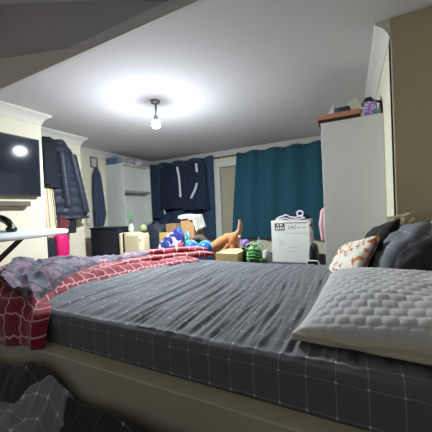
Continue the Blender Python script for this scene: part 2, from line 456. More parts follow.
roll('rolled_edge', [PZ(u, v, .650) for u, v in [(70, 274), (100, 264), (130, 256), (160, 251.5), (190, 249), (208, 249)]], .030, RED, com, 4)

# ---------------------------------------------------------------- pillows
def quilt_puff(x, y, sg):
    r = y/.033; k = math.floor(r); fx = (x/.042+(.5 if k % 2 else 0)); a = abs(math.sin(PI*fx)); b = abs(math.sin(PI*r))
    return sg*.0068*(a**.5)*(b**.5)
def big_pillow():
    # quilted top face over a plain gusset and underside
    W, L = .68, .64
    c = Vector((.205, 1.165, .618)); ang = math.radians(-6)
    T = Matrix.Translation(c) @ Matrix.Rotation(ang, 4, 'Z')
    def shape(a, b):
        e = max(0, 1-abs(a)**3.2)**.5*max(0, 1-abs(b)**3.2)**.5
        return e
    def top(u, v):
        a, b = 2*u-1, 2*v-1; e = shape(a, b)
        z = .080+.072*e+quilt_puff(a*W/2, b*L/2, 1)*min(1, e*2)+.012*nz(a*3, b*3, 2)*e
        pin = 1-.05*(1-b*b)*abs(a)**2; pin2 = 1-.04*(1-a*a)*abs(b)**2
        # the front corner droops
        z -= .045*ss(.3, 1.4, -a*.6-b*.9)
        return T @ Vector((a*W/2*pin, b*L/2*pin2, z))
    mb = MB().grid(top, 170, 170)
    mb2 = MB()
    def gus(u, v):
        # perimeter
        s = (u*4) % 4; i = int(s); f = s-i; a, b = [(-1+2*f, -1), (1, -1+2*f), (1-2*f, 1), (-1, 1-2*f)][i]
        pin = 1-.05*(1-b*b)*abs(a)**2; pin2 = 1-.04*(1-a*a)*abs(b)**2
        zt = .080-.045*ss(.3, 1.4, -a*.6-b*.9)
        bul = 1+.045*math.sin(PI*v)+.012*math.sin(v*9+3*nz(a*3, b*3, 0))*(v > .1)
        if v > .85: bul -= (v-.85)*.7
        return T @ Vector((a*W/2*pin*bul, b*L/2*pin2*bul, zt*(1-v)+.0*v+.002))
    mb2.grid(gus, 200, 12, cu=True)
    mb2.grid(lambda u, v: T @ Vector(((2*u-1)*W*.44, (2*v-1)*L*.44, .002)), 4, 4)
    o = thing('pillow', 'large white quilted pillow with plain cream side lying at the near edge of the bed', 'pillow', (c.x, c.y, .615), 'pillows at the head of the bed')
    build('quilted_top', mb, QUILT, o, angle=180)
    build('gusset', mb2, QSIDE, o, angle=180)
    return o
big_pillow()
FLORAL = blotch_mat('white_cotton_orange_flowers', (232, 226, 212), (206, 128, 66), 15, .52, col2=(180, 110, 60))
BROWNT = mat('dusty_brown_trim', (126, 96, 92), .8, .2)
BLACKC = mat('black_cotton', (20, 20, 22), .85, .2, sheen=.2)
CHAR = mat('charcoal_cotton', (38, 40, 42), .85, .2, sheen=.2, var=.2, vscale=20)
G = 'pillows at the head of the bed'
def lean_pillow(label, m_, base, top, width, thick, seed=0, name='pillow', yaw=0, wr=.012, length=None):
    b = Vector(base); tp = Vector(top); up = tp-b; h = length or up.length
    right = Matrix.Rotation(yaw, 3, 'Z') @ Vector((0, -1, 0))
    T = frameT((b+tp)/2, right, up)
    o = build(name, pillow_mb(width, h, thick, T, wr=wr, seed=seed), m_, angle=180)
    tag(o, label, 'pillow', G); return o, T, h
def corner_pillow(label, m_, near0, near1, yn, far0, far1, yf, thick, seed, wr=.012):
    a, b_, c_, d_ = PY(*near0, yn), PY(*near1, yn), PY(*far0, yf), PY(*far1, yf)
    up = ((b_-a)+(d_-c_))/2; right = ((a-c_)+(b_-d_))/2; cc = (a+b_+c_+d_)/4
    T = frameT(cc, right, up); w_, h_ = right.length*1.06, up.length*1.06
    o = build('pillow', pillow_mb(w_, h_, thick, T, wr=wr, seed=seed), m_, angle=180)
    tag(o, label, 'pillow', G); return o, T, w_, h_
def rimtube(T, w, h, m_, parent, r=.011, name='piping'):
    pts = []
    for i in range(81):
        a = 2*PI*i/80; x = sup(math.cos(a), .35)*w/2*.97; y = sup(math.sin(a), .35)*h/2*.97
        pts.append(T @ Vector((x, y, 0)))
    return build(name, MB().tube(pts, r, 8, caps=False), m_, parent)
p1, T1, w1_, h1 = corner_pillow('white pillow with orange brown flowers leaning next to the black pillow', FLORAL, (354, 276), (381, 238), 1.66, (326, 276), (348, 246), 2.06, .09, 1)
plabel(rimtube(T1, w1_, h1, BROWNT, p1), 'dusty brown piped edge')
corner_pillow('plain black pillow leaning behind the flowered pillow against the white wardrobe side', BLACKC, (368, 274), (400, 222), 1.74, (352, 272), (378, 228), 2.10, .10, 2)
corner_pillow('blue grey checked pillow leaning beside the tan wall', PILC, (383, 276), (432, 228), 1.60, (372, 274), (404, 226), 2.02, .15, 3, wr=.03)
corner_pillow('dark charcoal pillow slumped in front of the checked pillow', CHAR, (402, 276), (446, 240), 1.47, (398, 270), (436, 240), 1.72, .12, 4, wr=.025)
OLIVE = mat('olive_cream_cotton', (168, 160, 128), .85, .2)
p = PY(403, 222.5, 2.08)
tag(build('folded_cloth', pillow_mb(.17, .12, .05, Matrix.Translation(p) @ Matrix.Rotation(math.radians(-12), 4, 'Y') @ Matrix.Rotation(math.radians(60), 4, 'X'), seed=8), OLIVE, angle=180), 'small olive cream folded cloth tucked on top of the pillows at the tan wall', 'cloth')
p = PY(437, 224, 1.95)
lean_pillow('pale grey pillow rising behind the checked pillow at the far right against the tan wall', mat('pale_grey_cotton', (176, 176, 182), .85, .2), (p.x-.04, 1.93, .66), (p.x+.08, 2.0, .99), .34, .12, 6)

# ---------------------------------------------------------------- foreground bedding
sil = [PY(u, v, .665) for u, v in [(-30, 352), (0, 360), (14, 362), (30, 357), (42, 363), (55, 376), (66, 392), (80, 400), (100, 404), (130, 416), (160, 430), (200, 444), (260, 452)]]
def silz(x):
    if x <= sil[0].x: return sil[0].z
    for a, b in zip(sil, sil[1:]):
        if x <= b.x: return a.z+(b.z-a.z)*(x-a.x)/(b.x-a.x)
    return sil[-1].z
def pile_fn(u, v):
    x = -1.85+u*1.6; y = .69-v*.55
    z = silz(x)-.15*ss(0, .24, v)
    z += .028*(.3-abs(nz(x*5+y*6, y*5-x*3, 3))*2.2)*ss(0, .25, v)+.012*nz(x*14, y*14, 1)*ss(0, .15, v)+.010*(.4-abs(nz(x*16+y*9, y*13, 8))*2.2)*ss(0, .2, v)
    if v < .05: z -= .04*(1-v/.05)
    e = max(ss(.93, 1, v), ss(.95, 1, u), ss(.05, 0, u)); z = z*(1-e)+.01*e
    return Vector((x, y, max(.008, z)))
tag(build('duvet', MB().grid(pile_fn, 220, 110, uvf=lambda u, v: (u*1.9+v*.25, v*.85-u*.35)), SHEETD, angle=180),
    'dark checked duvet heaped on the floor against the cream bed side', 'duvet')
lca, lcb = PZ(-45, 402, .27), PZ(76, 421, .24)
def lc_fn(u, v):
    p = lca.lerp(lcb, u)+Vector((.10, -.30, 0))*v+Vector((0, .025*math.sin(u*9), 0)); x, y = p.x, p.y
    uu = (x+1.85)/1.6; vv = min(.92, max(.06, (.69-y)/.55))
    z = pile_fn(uu, vv).z+.014+.020*(.6-abs(nz(x*9-y*4, y*9+x*6, 5))*2.4)+.012*nz(x*22, y*22, 2)
    e = max(ss(.92, 1, u), ss(.08, 0, v)); z -= .03*e
    return Vector((x, y, z))
tag(build('crumpled_sheet', MB().grid(lc_fn, 150, 90, uvf=lambda u, v: (u*.66+v*.1, v*.42-u*.2)), SHEETL, angle=180, solid=.003),
    'light grey checked sheet crumpled on top of the dark duvet heap', 'sheet')

# ---------------------------------------------------------------- wardrobe and what is on it
wx0, wx1, wy0, wy1 = -.222, .282, 2.75, 3.33
wt = 1.825
t = thing('wardrobe', 'tall plain white wardrobe standing in the corner beside the tan wall', 'wardrobe', ((wx0+wx1)/2, 3.05, 0))
build('carcass', MB().box(wx0, wx1, wy0+.02, wy1, 0, wt), WHITEP, t, bevel=.003)
build('side_panel', MB().box(wx0, wx1, wy0, wy0+.018, 0, wt+.001), WHITEP, t, bevel=.003)
build('top_board', MB().box(wx0-.004, wx1, wy0-.002, wy1, wt, wt+.004), WHITEP, t)
ORW = mat('orange_brown_wood', (192, 136, 106), .55, .35, var=.15, vscale=12)
DKW = mat('dark_brown_wood', (58, 40, 34), .6, .3, var=.2, vscale=12)
zt0 = wt+.005
a = PY(317, 121, 2.80); b_ = PY(360, 113, 2.80)
t = thing('drawer', 'orange brown wooden drawer with dark underside overhanging the top of the wardrobe', 'drawer', ((a.x+b_.x)/2, 2.95, zt0))
ox0, ox1 = a.x, b_.x
build('base', MB().box(ox0+.012, ox1, 2.78, 3.10, zt0, zt0+.040), DKW, t, bevel=.003)
build('front', MB().box(ox0, ox1, 2.77, 2.79, zt0+.038, zt0+.082), ORW, t, bevel=.004)
build('side', MB().box(ox0, ox0+.015, 2.79, 3.10, zt0+.038, zt0+.082), ORW, t, bevel=.003)
build('side', MB().box(ox1-.015, ox1, 2.79, 3.10, zt0+.038, zt0+.082), ORW, t, bevel=.003)
build('back', MB().box(ox0, ox1, 3.10, 3.12, zt0+.038, zt0+.082), ORW, t, bevel=.003)
PAPER = mat('white_paper', (226, 226, 222), .8, .2)
TEALG = mat('grey_teal_card', (84, 104, 110), .7, .3)
zb = zt0+.041
a = PY(328, 112, 2.9)
m = MB().prism([(-.045, 0), (.05, 0), (.05, .15), (.04, .145)], lambda x, z, s: (a.x+x, 2.88+.03*s, zb+z))
tag(build('envelope', m, PAPER), 'white paper envelope sticking up from the wooden drawer on the wardrobe', 'envelope')
x0 = PY(334, 108, 2.95).x; x1 = PY(351, 107, 2.95).x
tag(build('storage_box', MB().box(x0, x1, 2.93, 3.05, zb, zb+.135), TEALG, bevel=.004), 'grey teal box lying inside the wooden drawer on the wardrobe', 'box')
p = PY(356, 105, 2.88)
T = Matrix.Translation((p.x, 2.86, zb+.085)) @ Matrix.Rotation(math.radians(-24), 4, 'Y')
tag(build('booklet', MB().box(-.04, .04, -.01, .012, -.085, .075, T), mat('cream_card', (206, 200, 178), .8, .2), bevel=.002), 'cream booklet tilted against the black bag above the wardrobe', 'booklet')
x0 = PY(360, 110, 2.78).x; x1 = PY(367, 110, 2.78).x
t = thing('jar', 'pale glass jar with pinkish contents at the end of the wooden drawer', 'jar', ((x0+x1)/2, 2.80, zt0))
build('glass', MB().lathe(((x0+x1)/2, 2.80, zt0), [(.022, 0), (.026, .004), (.026, .06), (.02, .072)]), mat('pinkish_jar', (190, 172, 170), .3, .5), t)
build('lid', MB().lathe(((x0+x1)/2, 2.80, zt0+.072), [(.023, 0), (.023, .016), (.02, .018)]), mat('pale_lid', (214, 208, 200), .5, .4), t)
a = PY(364, 112, 2.78); b_ = PY(376, 98, 2.78)
PURP = blotch_mat('purple_and_white_print', (146, 112, 190), (226, 214, 236), 38, .52)
tag(build('carton', MB().box(a.x, b_.x, 2.77, 2.81, zt0, zt0+.125, None), PURP, bevel=.002), 'small purple and white carton standing before the black bag', 'carton')
tag(build('packet', MB().box(b_.x-.028, b_.x+.03, 2.762, 2.768, zt0, zt0+.035).box(b_.x-.02, b_.x+.03, 2.768, 2.80, zt0, zt0+.033), mat('green_packet', (92, 146, 112), .5, .4)), 'small green packet on the right end of the wardrobe top', 'packet')
a = PY(361, 108, 2.9); b_ = PY(387, 100, 2.9)
xm = (a.x+min(b_.x, .252))/2; hw = (min(b_.x, .252)-a.x)/2
bag = MB().ball((xm, 2.93, zt0+.105), hw*1.02, .10, .105, n=28, fn=lambda p: 1+.12*nz(p.x*3, p.y*3, p.z*3)+.05*nz(p.x*9, p.y*9, p.z*9))
t = thing('bag', 'black soft bag slumped on the right of the wardrobe top', 'bag', (xm, 2.93, zt0))
build('body', bag, BLACKC, t, angle=180)
build('strap', MB().tube([(xm+.05, 2.83, zt0+.14), (xm+.085, 2.80, zt0+.11), (xm+.095, 2.79, zt0+.04), (xm+.09, 2.80, zt0+.01)], .010), BLACKC, t)

# ---------------------------------------------------------------- curtains
TEAL = mat('teal_curtain_cloth', (36, 84, 102), .8, .2, sheen=.2, var=.08, vscale=3)
NAVY = mat('flare_tinted_curtain_cloth', (50, 72, 98), .8, .2, sheen=.2, var=.08, vscale=3)  # navy cast of the lens flare is mixed into this cloth colour
ROD = mat('dark_bronze_rod', (70, 60, 52), .4, .5, metal=.6)
yr = YB-.10; zr = 2.165
t = thing('curtain_rod', 'thin dark curtain rod running along the back wall below the cornice', 'curtain rod', (-2.3, yr, zr))
build('rod', MB().tube([(XL+.03, yr, zr+.02), (-2.3, yr, zr+.01), (-.36, yr, zr)], .011), ROD, t)
for x in (XL+.10, -2.48, -.40):
    build('bracket', MB().box(x-.008, x+.008, yr, YB, zr-.004, zr+.02), ROD, t)
build('finial', MB().ball((-.345, yr, zr), .02, n=12), ROD, t)
def curtain(label, m_, xt0, xt1, xb0, xb1, zt_, zb_, nf, name='curtain', amp=.045):
    def fn(u, v):
        x = (xt0+(xt1-xt0)*u)*(1-v)+(xb0+(xb1-xb0)*u)*v
        y = yr+amp*math.sin(u*nf*2*PI+.6*nz(u*3, v*1.2, 2))*(1-.25*v)+.012*nz(u*12, v*3, 1)
        z = zt_+(zb_-zt_)*v+.012*math.cos(u*nf*2*PI)*(v < .02)
        return Vector((x, y, z))
    o = build(name, MB().grid(fn, 200, 40), m_, solid=.004, angle=180)
    tag(o, label, 'curtain', 'curtains on the back wall')
    for k in range(2*nf):
        u = (k+.5)/(2*nf); x = xt0+(xt1-xt0)*u
        pts = [(x+.004*(-1)**k, yr+.026*math.cos(2*PI*i/16), zr+.01+.026*math.sin(2*PI*i/16)) for i in range(17)]
        g = build('eyelet', MB().tube(pts, .005, 6, caps=False), METAL, o)
    return o
curtain('teal eyelet curtain hanging to the right of the back door', TEAL, -2.03, -.43, -2.22, -.36, 2.21, .47, 4)
curtain('slate blue eyelet curtain hanging to the left of the back door', NAVY, -4.27, -2.58, -4.27, -2.60, 2.225, .47, 4)
# clothes hung over the left curtain
JN = mat('dark_navy_jersey', (34, 46, 68), .85, .2, sheen=.2)
STR = mat('white_stripe_tape', (226, 230, 236), .7, .3)
def hung(label, px0, px1, ztop, zbot, y, m_, seed, stripes):
    a = PY(px0, 180, y).x; b = PY(px1, 180, y).x; xc = (a+b)/2; w = (b-a)/2
    o = thing('tracksuit_top', label, 'jacket', (xc, y, zbot), 'dark clothes hanging over the left curtain')
    g = drape(MB(), [(0, (xc, y, ztop, w*.35, .03)), (.12, (xc, y, ztop-.06, w*.95, .05)), (.5, (xc, y, (ztop+zbot)/2, w, .055)), (1, (xc, y, zbot, w*1.05, .05))], fold=.10, kf=7, seed=seed)
    build('cloth', g, m_, o, angle=180)
    build('hook', MB().tube([(xc, y+.0, ztop-.02), (xc, y+.01, ztop+.03), (xc, yr, zr+.028)], .004, 6), METAL, o)
    for pts in stripes:
        P = [PY(u, v, y-.068) for u, v in pts]
        build('white_stripe', MB().tube(P, .026, 8, flat=1), STR, o)
    return o
hung('dark navy jacket with a long white stripe hanging over the slate curtain', 160, 184, 2.14, 1.15, yr-.14, JN, 1, [[(177, 167), (179, 177), (180, 187), (180.5, 197)]])
hung('dark navy jacket with two short white stripes hanging nearest the back door', 184, 206, 2.14, 1.1, yr-.14, JN, 5, [[(196, 163.5), (196.5, 168), (197, 172)], [(197, 183), (195, 190), (193, 194), (191, 198)]])
p = [PY(164.5, 204, yr-.09), PY(164, 209, yr-.09), PY(165, 214, yr-.09)]
o = thing('trousers', 'dark blue trousers with a tiny white tag hanging low on the left curtain', 'trousers', (p[0].x, yr-.06, 1.0), 'dark clothes hanging over the left curtain')
xc = PY(158, 200, yr-.05).x
build('cloth', drape(MB(), [(0, (xc, yr-.06, 2.1, .10, .02)), (.3, (xc, yr-.06, 1.7, .15, .03)), (1, (xc, yr-.06, .95, .17, .035))], fold=.1, kf=6, seed=3), NAVY, o, angle=180)
build('tag', MB().tube(p, [.006, .014, .02], 8), STR, o)

# ---------------------------------------------------------------- coats on the alcove wall
COATN = mat('dark_navy_padded_nylon', (40, 48, 64), .5, .4, sheen=.1)
COATB = mat('charcoal_wool', (38, 42, 50), .85, .2)
WOODR = mat('white_hook_board', (206, 202, 190), .6, .3)
t = thing('coat_rack', 'white wall board of coat hooks behind the hanging coats', 'coat rack', (XC, 2.4, 2.0))
build('board', MB().box(XC, XC+.02, 2.12, 2.78, 2.0, 2.06), WOODR, t, bevel=.003)
for y in (2.18, 2.34, 2.50, 2.64):
    build('hook', MB().tube([(XC+.02, y, 2.03), (XC+.11, y, 2.02), (XC+.125, y, 2.045)], .007, 8), METAL, t)
cx = XC+.17
def coat(label, y, z1, y2, z0, m_, w1, w2, seed, quilt=0, sleeve=None, name='coat', dep=.085, grp='coats hanging on the alcove wall'):
    y += .03; y2 += .02; z1 += .02*(z1 > 1.5)
    sleeve = [(a_+.05, b2, c2+.05, d2, e2) for a_, b2, c2, d2, e2 in sleeve] if sleeve else None
    o = thing(name, label, 'coat', (cx, y, z0), grp)
    ym = (y+y2)/2
    g = drape(MB(), [(0, (cx-.03, y, z1, .03, w1*.3)), (.06, (cx-.01, y, z1-.03, dep*.7, w1*.7)), (.16, (cx, y, z1-.12, dep, w1)), (.55, (cx, ym, (z1+z0)/2, dep*1.1, (w1+w2)/2)), (1, (cx, y2, z0, dep, w2))], steps=70 if quilt else 40, fold=.06, kf=7, seed=seed, quilt=quilt, qamp=.2)
    build('body', g, m_, o, angle=180)
    h = MB().ball((cx+.0, y, z1-.02), .06, w1*.6, .055, n=16, fn=lambda p: 1+.2*nz(p.x*2+seed, p.y*2, p.z*2))
    build('hood', h, m_, o, angle=180)
    if sleeve:
        for (ya, za, yb, zb_, r) in sleeve:
            P = [Vector((cx+.07, ya, za)).lerp(Vector((cx+.075, yb, zb_)), i/30) for i in range(31)]
            rr = [r*(1+(.12*abs(math.sin(i/30*PI*8)) if quilt else .08*nz(i*.4, seed, 0)))*(1-.15*i/30) for i in range(31)]
            build('sleeve', MB().tube(P, rr, 14), m_, o)
    return o
coat('short dark coat on the hooks nearest the television', 2.25, 2.10, 2.25, 1.46, COATB, .15, .17, 1, sleeve=[(2.15, 1.98, 2.14, 1.50, .05)])
coat('long dark navy padded jacket with quilted rings hanging from the last hook', 2.42, 2.10, 2.56, 1.03, COATN, .14, .21, 4, quilt=12, sleeve=[(2.52, 1.95, 2.70, 1.12, .06), (2.36, 1.95, 2.42, 1.2, .06)])
REDD = mat('dull_red_brown_cloth', (104, 54, 56), .8, .2)
o = thing('scarf', 'dull red scarf end showing below the padded jacket', 'scarf', (cx+.08, 2.4, .86))
build('cloth', drape(MB(), [(0, (cx+.02, 2.44, 1.15, .03, .06)), (.5, (cx+.05, 2.42, 1.0, .035, .075)), (1, (cx+.06, 2.38, .86, .03, .07))], fold=.15, kf=8, seed=9), REDD, o, angle=180)
coat('black trousers leg hanging below the padded jacket', 2.56, 1.25, 2.53, .83, COATB, .05, .065, 6, name='trousers', dep=.05)
CREAMS = mat('cream_striped_cloth', (206, 192, 154), .85, .2)
m = CREAMS; nt = m.node_tree; b = nt.nodes['Principled BSDF']; u, v = uvsep(nt)
f = N(nt, 'LESS_THAN', N(nt, 'FRACT', N(nt, 'MULTIPLY', u, 16)), .22)
nt.links.new(mixc(nt, f, lin((222, 212, 182)), lin((126, 112, 88))), b.inputs['Base Color'])
o = tag(build('robe', drape(MB(), [(0, (cx-.02, 2.20, 1.62, .05, .10)), (.3, (cx-.01, 2.20, 1.4, .06, .125)), (1, (cx, 2.21, .80, .07, .135))], fold=.10, kf=12, seed=2), CREAMS, angle=180), 'cream robe with dark stripes hanging below the short coat', 'robe')
PINK = mat('magenta_nylon', (208, 26, 104), .55, .35)
yy = 2.29
t = thing('backpack', 'bright magenta bag hanging by the alcove wall behind the ironing board', 'bag', (cx+.05, yy, .5))
build('body', MB().ball((cx+.15, yy, .65), .07, .095, .20, n=24, fn=lambda p: (1/max(abs(p.x), abs(p.y), abs(p.z)))**.45*(1+.05*nz(p.x*4, p.y*4, p.z*4))), PINK, t, angle=180)
build('strap', MB().tube([(cx+.13, yy-.03, .84), (cx+.02, yy-.06, .95), (cx-.06, yy-.06, 1.3), (cx-.05, yy-.03, 2.03)], .008), CREAMS, t)
t = thing('handbag', 'dark grey bag hanging between the magenta bag and the television wall', 'bag', (cx+.02, 2.11, .5))
build('body', MB().ball((cx+.14, 2.14, .62), .06, .075, .17, n=20, fn=lambda p: (1/max(abs(p.x), abs(p.y), abs(p.z)))**.4*(1+.08*nz(p.x*4, p.y*4, p.z*4))), COATB, t, angle=180)
build('strap', MB().tube([(cx+.12, 2.14, .78), (cx-.04, 2.14, .95), (cx-.07, 2.15, 1.3), (cx-.05, 2.18, 2.03)], .008), COATB, t)
DOT = blotch_mat('black_and_white_lace', (200, 196, 184), (60, 60, 66), 60, .52)
pa = PX(87, 190, XC+.02)
o = thing('lace_scarf', 'pale lace scarf with black spots hanging at the wall corner', 'scarf', (XC, pa.y, .9))
build('hook', MB().tube([(XC, pa.y-.03, 1.37), (XC+.03, pa.y-.03, 1.36), (XC+.035, pa.y-.03, 1.38)], .005, 8), METAL, o)
build('cloth', drape(MB(), [(0, (XC+.03, pa.y-.03, 1.36, .02, .02)), (.3, (XC+.035, pa.y-.03, 1.2, .025, .035)), (1, (XC+.035, pa.y, .9, .025, .045))], fold=.12, kf=8, seed=3), DOT, o, angle=180)

# ---------------------------------------------------------------- far left wall: picture, gown, hamper
a = PX(91, 157, XL+.01); b_ = PX(97, 168, XL+.01)
t = thing('picture_frame', 'small grey framed picture hanging high on the far left wall', 'picture', (XL, (a.y+b_.y)/2, b_.z))
y0, y1, z0, z1 = a.y-.02, b_.y+.02, b_.z-.005, a.z+.01
FRM = mat('grey_brown_frame', (122, 112, 104), .5, .3)
build('frame', MB().box(XL, XL+.02, y0, y1, z0, z0+.02).box(XL, XL+.02, y0, y1, z1-.02, z1).box(XL, XL+.02, y0, y0+.02, z0+.02, z1-.02).box(XL, XL+.02, y1-.02, y1, z0+.02, z1-.02), FRM, t)
build('print', MB().box(XL, XL+.008, y0+.02, y1-.02, z0+.02, z1-.02), blotch_mat('pale_print', (206, 204, 204), (150, 146, 150), 20, .5), t)
gy = PX(98.5, 190, XL+.10).y
GOWN = mat('dark_blue_gown_cloth', (52, 62, 86), .75, .3, sheen=.2)
t = thing('dressing_gown', 'long dark blue gown hanging beside the small framed picture', 'gown', (XL+.09, gy, .85))
gx = XL+.09
build('body', drape(MB(), [(0, (gx, gy-.02, 1.97, .03, .02)), (.12, (gx, gy-.01, 1.85, .06, .075)), (.5, (gx, gy+.0, 1.45, .07, .11)), (.8, (gx, gy+.02, 1.1, .075, .125)), (1, (gx, gy-.01, .87, .07, .09))], fold=.10, kf=7, seed=3), GOWN, t, angle=180)
build('hook', MB().tube([(XL, gy-.02, 1.99), (gx, gy-.02, 1.98), (gx, gy-.02, 2.0)], .006, 8), METAL, t)
DARKB = mat('dark_slate_woven_plastic', (42, 46, 56), .6, .3, bump=.3, bscale=120)
a = PY(90, 228, 3.15); b_ = PY(118, 228, 3.15)
t = thing('laundry_hamper', 'dark slate square laundry hamper below the blue gown', 'hamper', ((a.x+b_.x)/2, 3.3, 0))
hx0, hx1 = max(a.x, XL+.02), b_.x
build('body', MB().box(hx0, hx1, 3.15, 3.45, 0, .835), DARKB, t, bevel=.015)
build('lid', MB().box(hx0-.01, hx1+.01, 3.14, 3.46, .835, .865), DARKB, t, bevel=.01)

# ---------------------------------------------------------------- white shelf unit
ux0, ux1, uy0, uy1, uz = XL, -3.84, 3.84, 4.62, 2.03
t = thing('shelf_unit', 'tall white cabinet with an open shelf standing in the far left corner', 'cabinet', ((ux0+ux1)/2, 4.2, 0))
build('side_panel', MB().box(ux0, ux1, uy0, uy0+.02, 0, uz), WHITEP, t, bevel=.002)
build('side_panel', MB().box(ux0, ux1, uy1-.02, uy1, 0, uz), WHITEP, t, bevel=.002)
build('back_panel', MB().box(ux1-.17, ux1-.16, uy0+.02, uy1-.02, 0, uz), WHITEP, t)
build('top_panel', MB().box(ux0, ux1+.004, uy0-.004, uy1+.004, uz, uz+.02), WHITEP, t, bevel=.002)
GSH = mat('grey_shelf_board', (150, 148, 146), .6, .3)
for z in (1.53,):
    plabel(build('shelf', MB().box(ux1-.16, ux1-.004, uy0+.02, uy1-.02, z-.045, z), GSH, t, bevel=.002), 'grey shelf board')
build('bottom_door', MB().box(ux1-.02, ux1-.002, uy0+.022, uy1-.022, .05, .90), WHITEP, t, bevel=.003)
# things on top of the unit
zu = uz+.021
BLB = mat('blue_storage_plastic', (84, 108, 150), .5, .4)
t = thing('storage_box', 'blue plastic storage box on the left of the white cabinet top', 'box', (-4.18, 3.94, zu))
build('body', MB().box(-4.29, -4.03, 3.85, 4.02, zu, zu+.13), BLB, t, bevel=.01)
build('lid', MB().box(-4.30, -4.02, 3.84, 4.03, zu+.13, zu+.15), mat('pale_blue_lid', (150, 170, 190), .5, .4), t, bevel=.005)
tag(build('basket', MB().box(-4.02+.01, -3.87, 3.86, 4.02, zu, zu+.12), mat('grey_mottled_wicker', (150, 150, 154), .8, .2, var=.4, vscale=50), bevel=.015), 'grey mottled basket between the blue box and the pink bundle', 'basket')
tag(build('folded_bedding', MB().ball((-4.02, 4.18, zu+.075), .14, .12, .075, n=20, fn=lambda p: 1+.15*nz(p.x*4, p.y*4, p.z*4)), mat('dusty_pink_bundle', (178, 158, 168), .85, .2, var=.25, vscale=30), angle=180), 'dusty pink bundle of cloth on the middle of the white cabinet top', 'bundle')
tag(build('folded_bedding', MB().ball((-4.02, 4.44, zu+.08), .14, .12, .08, n=20, fn=lambda p: 1+.15*nz(p.x*4+5, p.y*4, p.z*4)), mat('pale_lilac_bundle', (196, 190, 206), .85, .2, var=.2, vscale=30), angle=180), 'pale lilac bundle of cloth at the curtain end of the cabinet top', 'bundle')

# ---------------------------------------------------------------- low divan behind the bed
DIV = mat('dark_grey_divan_cloth', (70, 70, 74), .9, .1)
dz = .42
tag(build('divan', MB().box(-2.52, -.30, 2.50, 3.85, 0, dz), DIV, bevel=.03), 'low dark grey divan between the bed and the curtains, piled with boxes and toys', 'divan')

# suitcase
CS = mat('cream_suitcase_shell', (220, 208, 174), .5, .4, var=.06, vscale=6)
a = PY(118, 234, 3.1); b_ = PY(150, 234, 3.1)
sx0, sx1 = a.x, PY(150, 234, 3.3).x
t = thing('suitcase', 'cream hard suitcase with a dark zip line standing by the laundry hamper', 'suitcase', ((sx0+sx1)/2, 3.25, 0))
build('shell', MB().box(sx0+.09, sx1, 3.10, 3.32, .04, .785), CS, t, bevel=.06)
build('back_shell', MB().box(sx0, sx0+.075, 3.10, 3.32, .04, .775), CS, t, bevel=.03)
plabel(build('zip', MB().box(sx0+.070, sx0+.095, 3.115, 3.305, .05, .765), mat('brown_zip_tape', (76, 58, 44), .7, .3), t, bevel=.01), 'dark brown zip tape')
for x in (sx0+.06, sx1-.08):
    for y in (3.14, 3.28): build('wheel', MB().ball((x, y, .022), .022, n=10), BLACKP, t)
q = PY(140, 240, 3.098)
plabel(build('badge', MB().ball(q, .012, .004, .018, n=10), mat('brown_badge', (120, 70, 50), .5, .4), t), 'small brown badge')
# vase with plant
zc = .787
q = PY(131, 225, 3.22)
t = thing('vase', 'white glass vase holding small green leaves on the suitcase', 'vase', (q.x, 3.22, zc))
build('body', MB().lathe((q.x, 3.22, zc), [(.035, 0), (.045, .01), (.05, .05), (.035, .09), (.022, .12), (.028, .135)]), mat('milky_glass', (206, 212, 208), .25, .5), t)
LEAF = mat('grey_green_leaf', (134, 172, 134), .6, .3, var=.3, vscale=40)
lm = MB(); st = MB()
for k in range(34):
    a1 = random.uniform(0, 2*PI); r = random.uniform(.02, .085); z = random.uniform(.14, .34)
    c = Vector((q.x-.01+r*math.cos(a1), 3.22+r*math.sin(a1), zc+z))
    T = Matrix.Translation(c) @ Matrix.Rotation(random.uniform(0, 6), 4, 'Z') @ Matrix.Rotation(random.uniform(-1, 1), 4, 'X')
    lm.prism([(-.026, 0), (0, .012), (.03, 0), (0, -.012)], lambda x, y, s, T=T: T @ Vector((x, y, .002*s)))
    st.tube([(q.x, 3.22, zc+.10), (q.x+r*.4*math.cos(a1), 3.22+r*.4*math.sin(a1), zc+.1+(z-.1)*.6), c], .002, 5)
build('leaves', lm, LEAF, t); build('stems', st, LEAF, t)
q = PY(143.5, 228, 3.2)
t = thing('bowl', 'small yellow green round pot on the right of the suitcase top', 'pot', (q.x, 3.2, zc))
build('body', MB().lathe((q.x, 3.2, zc), [(.03, 0), (.052, .02), (.058, .05), (.048, .078), (.04, .085)]), mat('yellow_green_glaze', (150, 164, 98), .4, .5), t)
build('lid', MB().lathe((q.x, 3.2, zc+.084), [(.044, 0), (.03, .016), (.008, .022), (.008, .032)]), mat('pale_green_glaze', (178, 190, 140), .4, .5), t)
# dark bag beside the suitcase
q = PY(156, 232, 3.58)
t = thing('rucksack', 'dark blue grey rucksack standing between the suitcase and the patterned bag', 'bag', (q.x, 3.58, 0))
build('body', MB().ball((q.x, 3.58, .45), .21, .13, .45, n=30, fn=lambda p: (1/max(abs(p.x), abs(p.y), abs(p.z)))**.4*(1+.10*nz(p.x*3, p.y*3, p.z*3)+.04*nz(p.x*9, p.y*9, p.z*9))), mat('dark_slate_nylon', (44, 50, 64), .6, .3), t, angle=180)
build('handle', MB().tube([(q.x-.05, 3.55, .87), (q.x-.03, 3.55, .92), (q.x+.03, 3.55, .92), (q.x+.05, 3.55, .87)], .010), BLACKC, t)

CARD = mat('brown_cardboard', (176, 140, 96), .85, .1, var=.1, vscale=10)
def obox(mb, x0, x1, y0, y1, z0, z1, th=.006):
    mb.box(x0, x1, y0, y1, z0, z0+th).box(x0, x0+th, y0, y1, z0, z1).box(x1-th, x1, y0, y1, z0, z1).box(x0+th, x1-th, y0, y0+th, z0, z1).box(x0+th, x1-th, y1-th, y1, z0, z1)
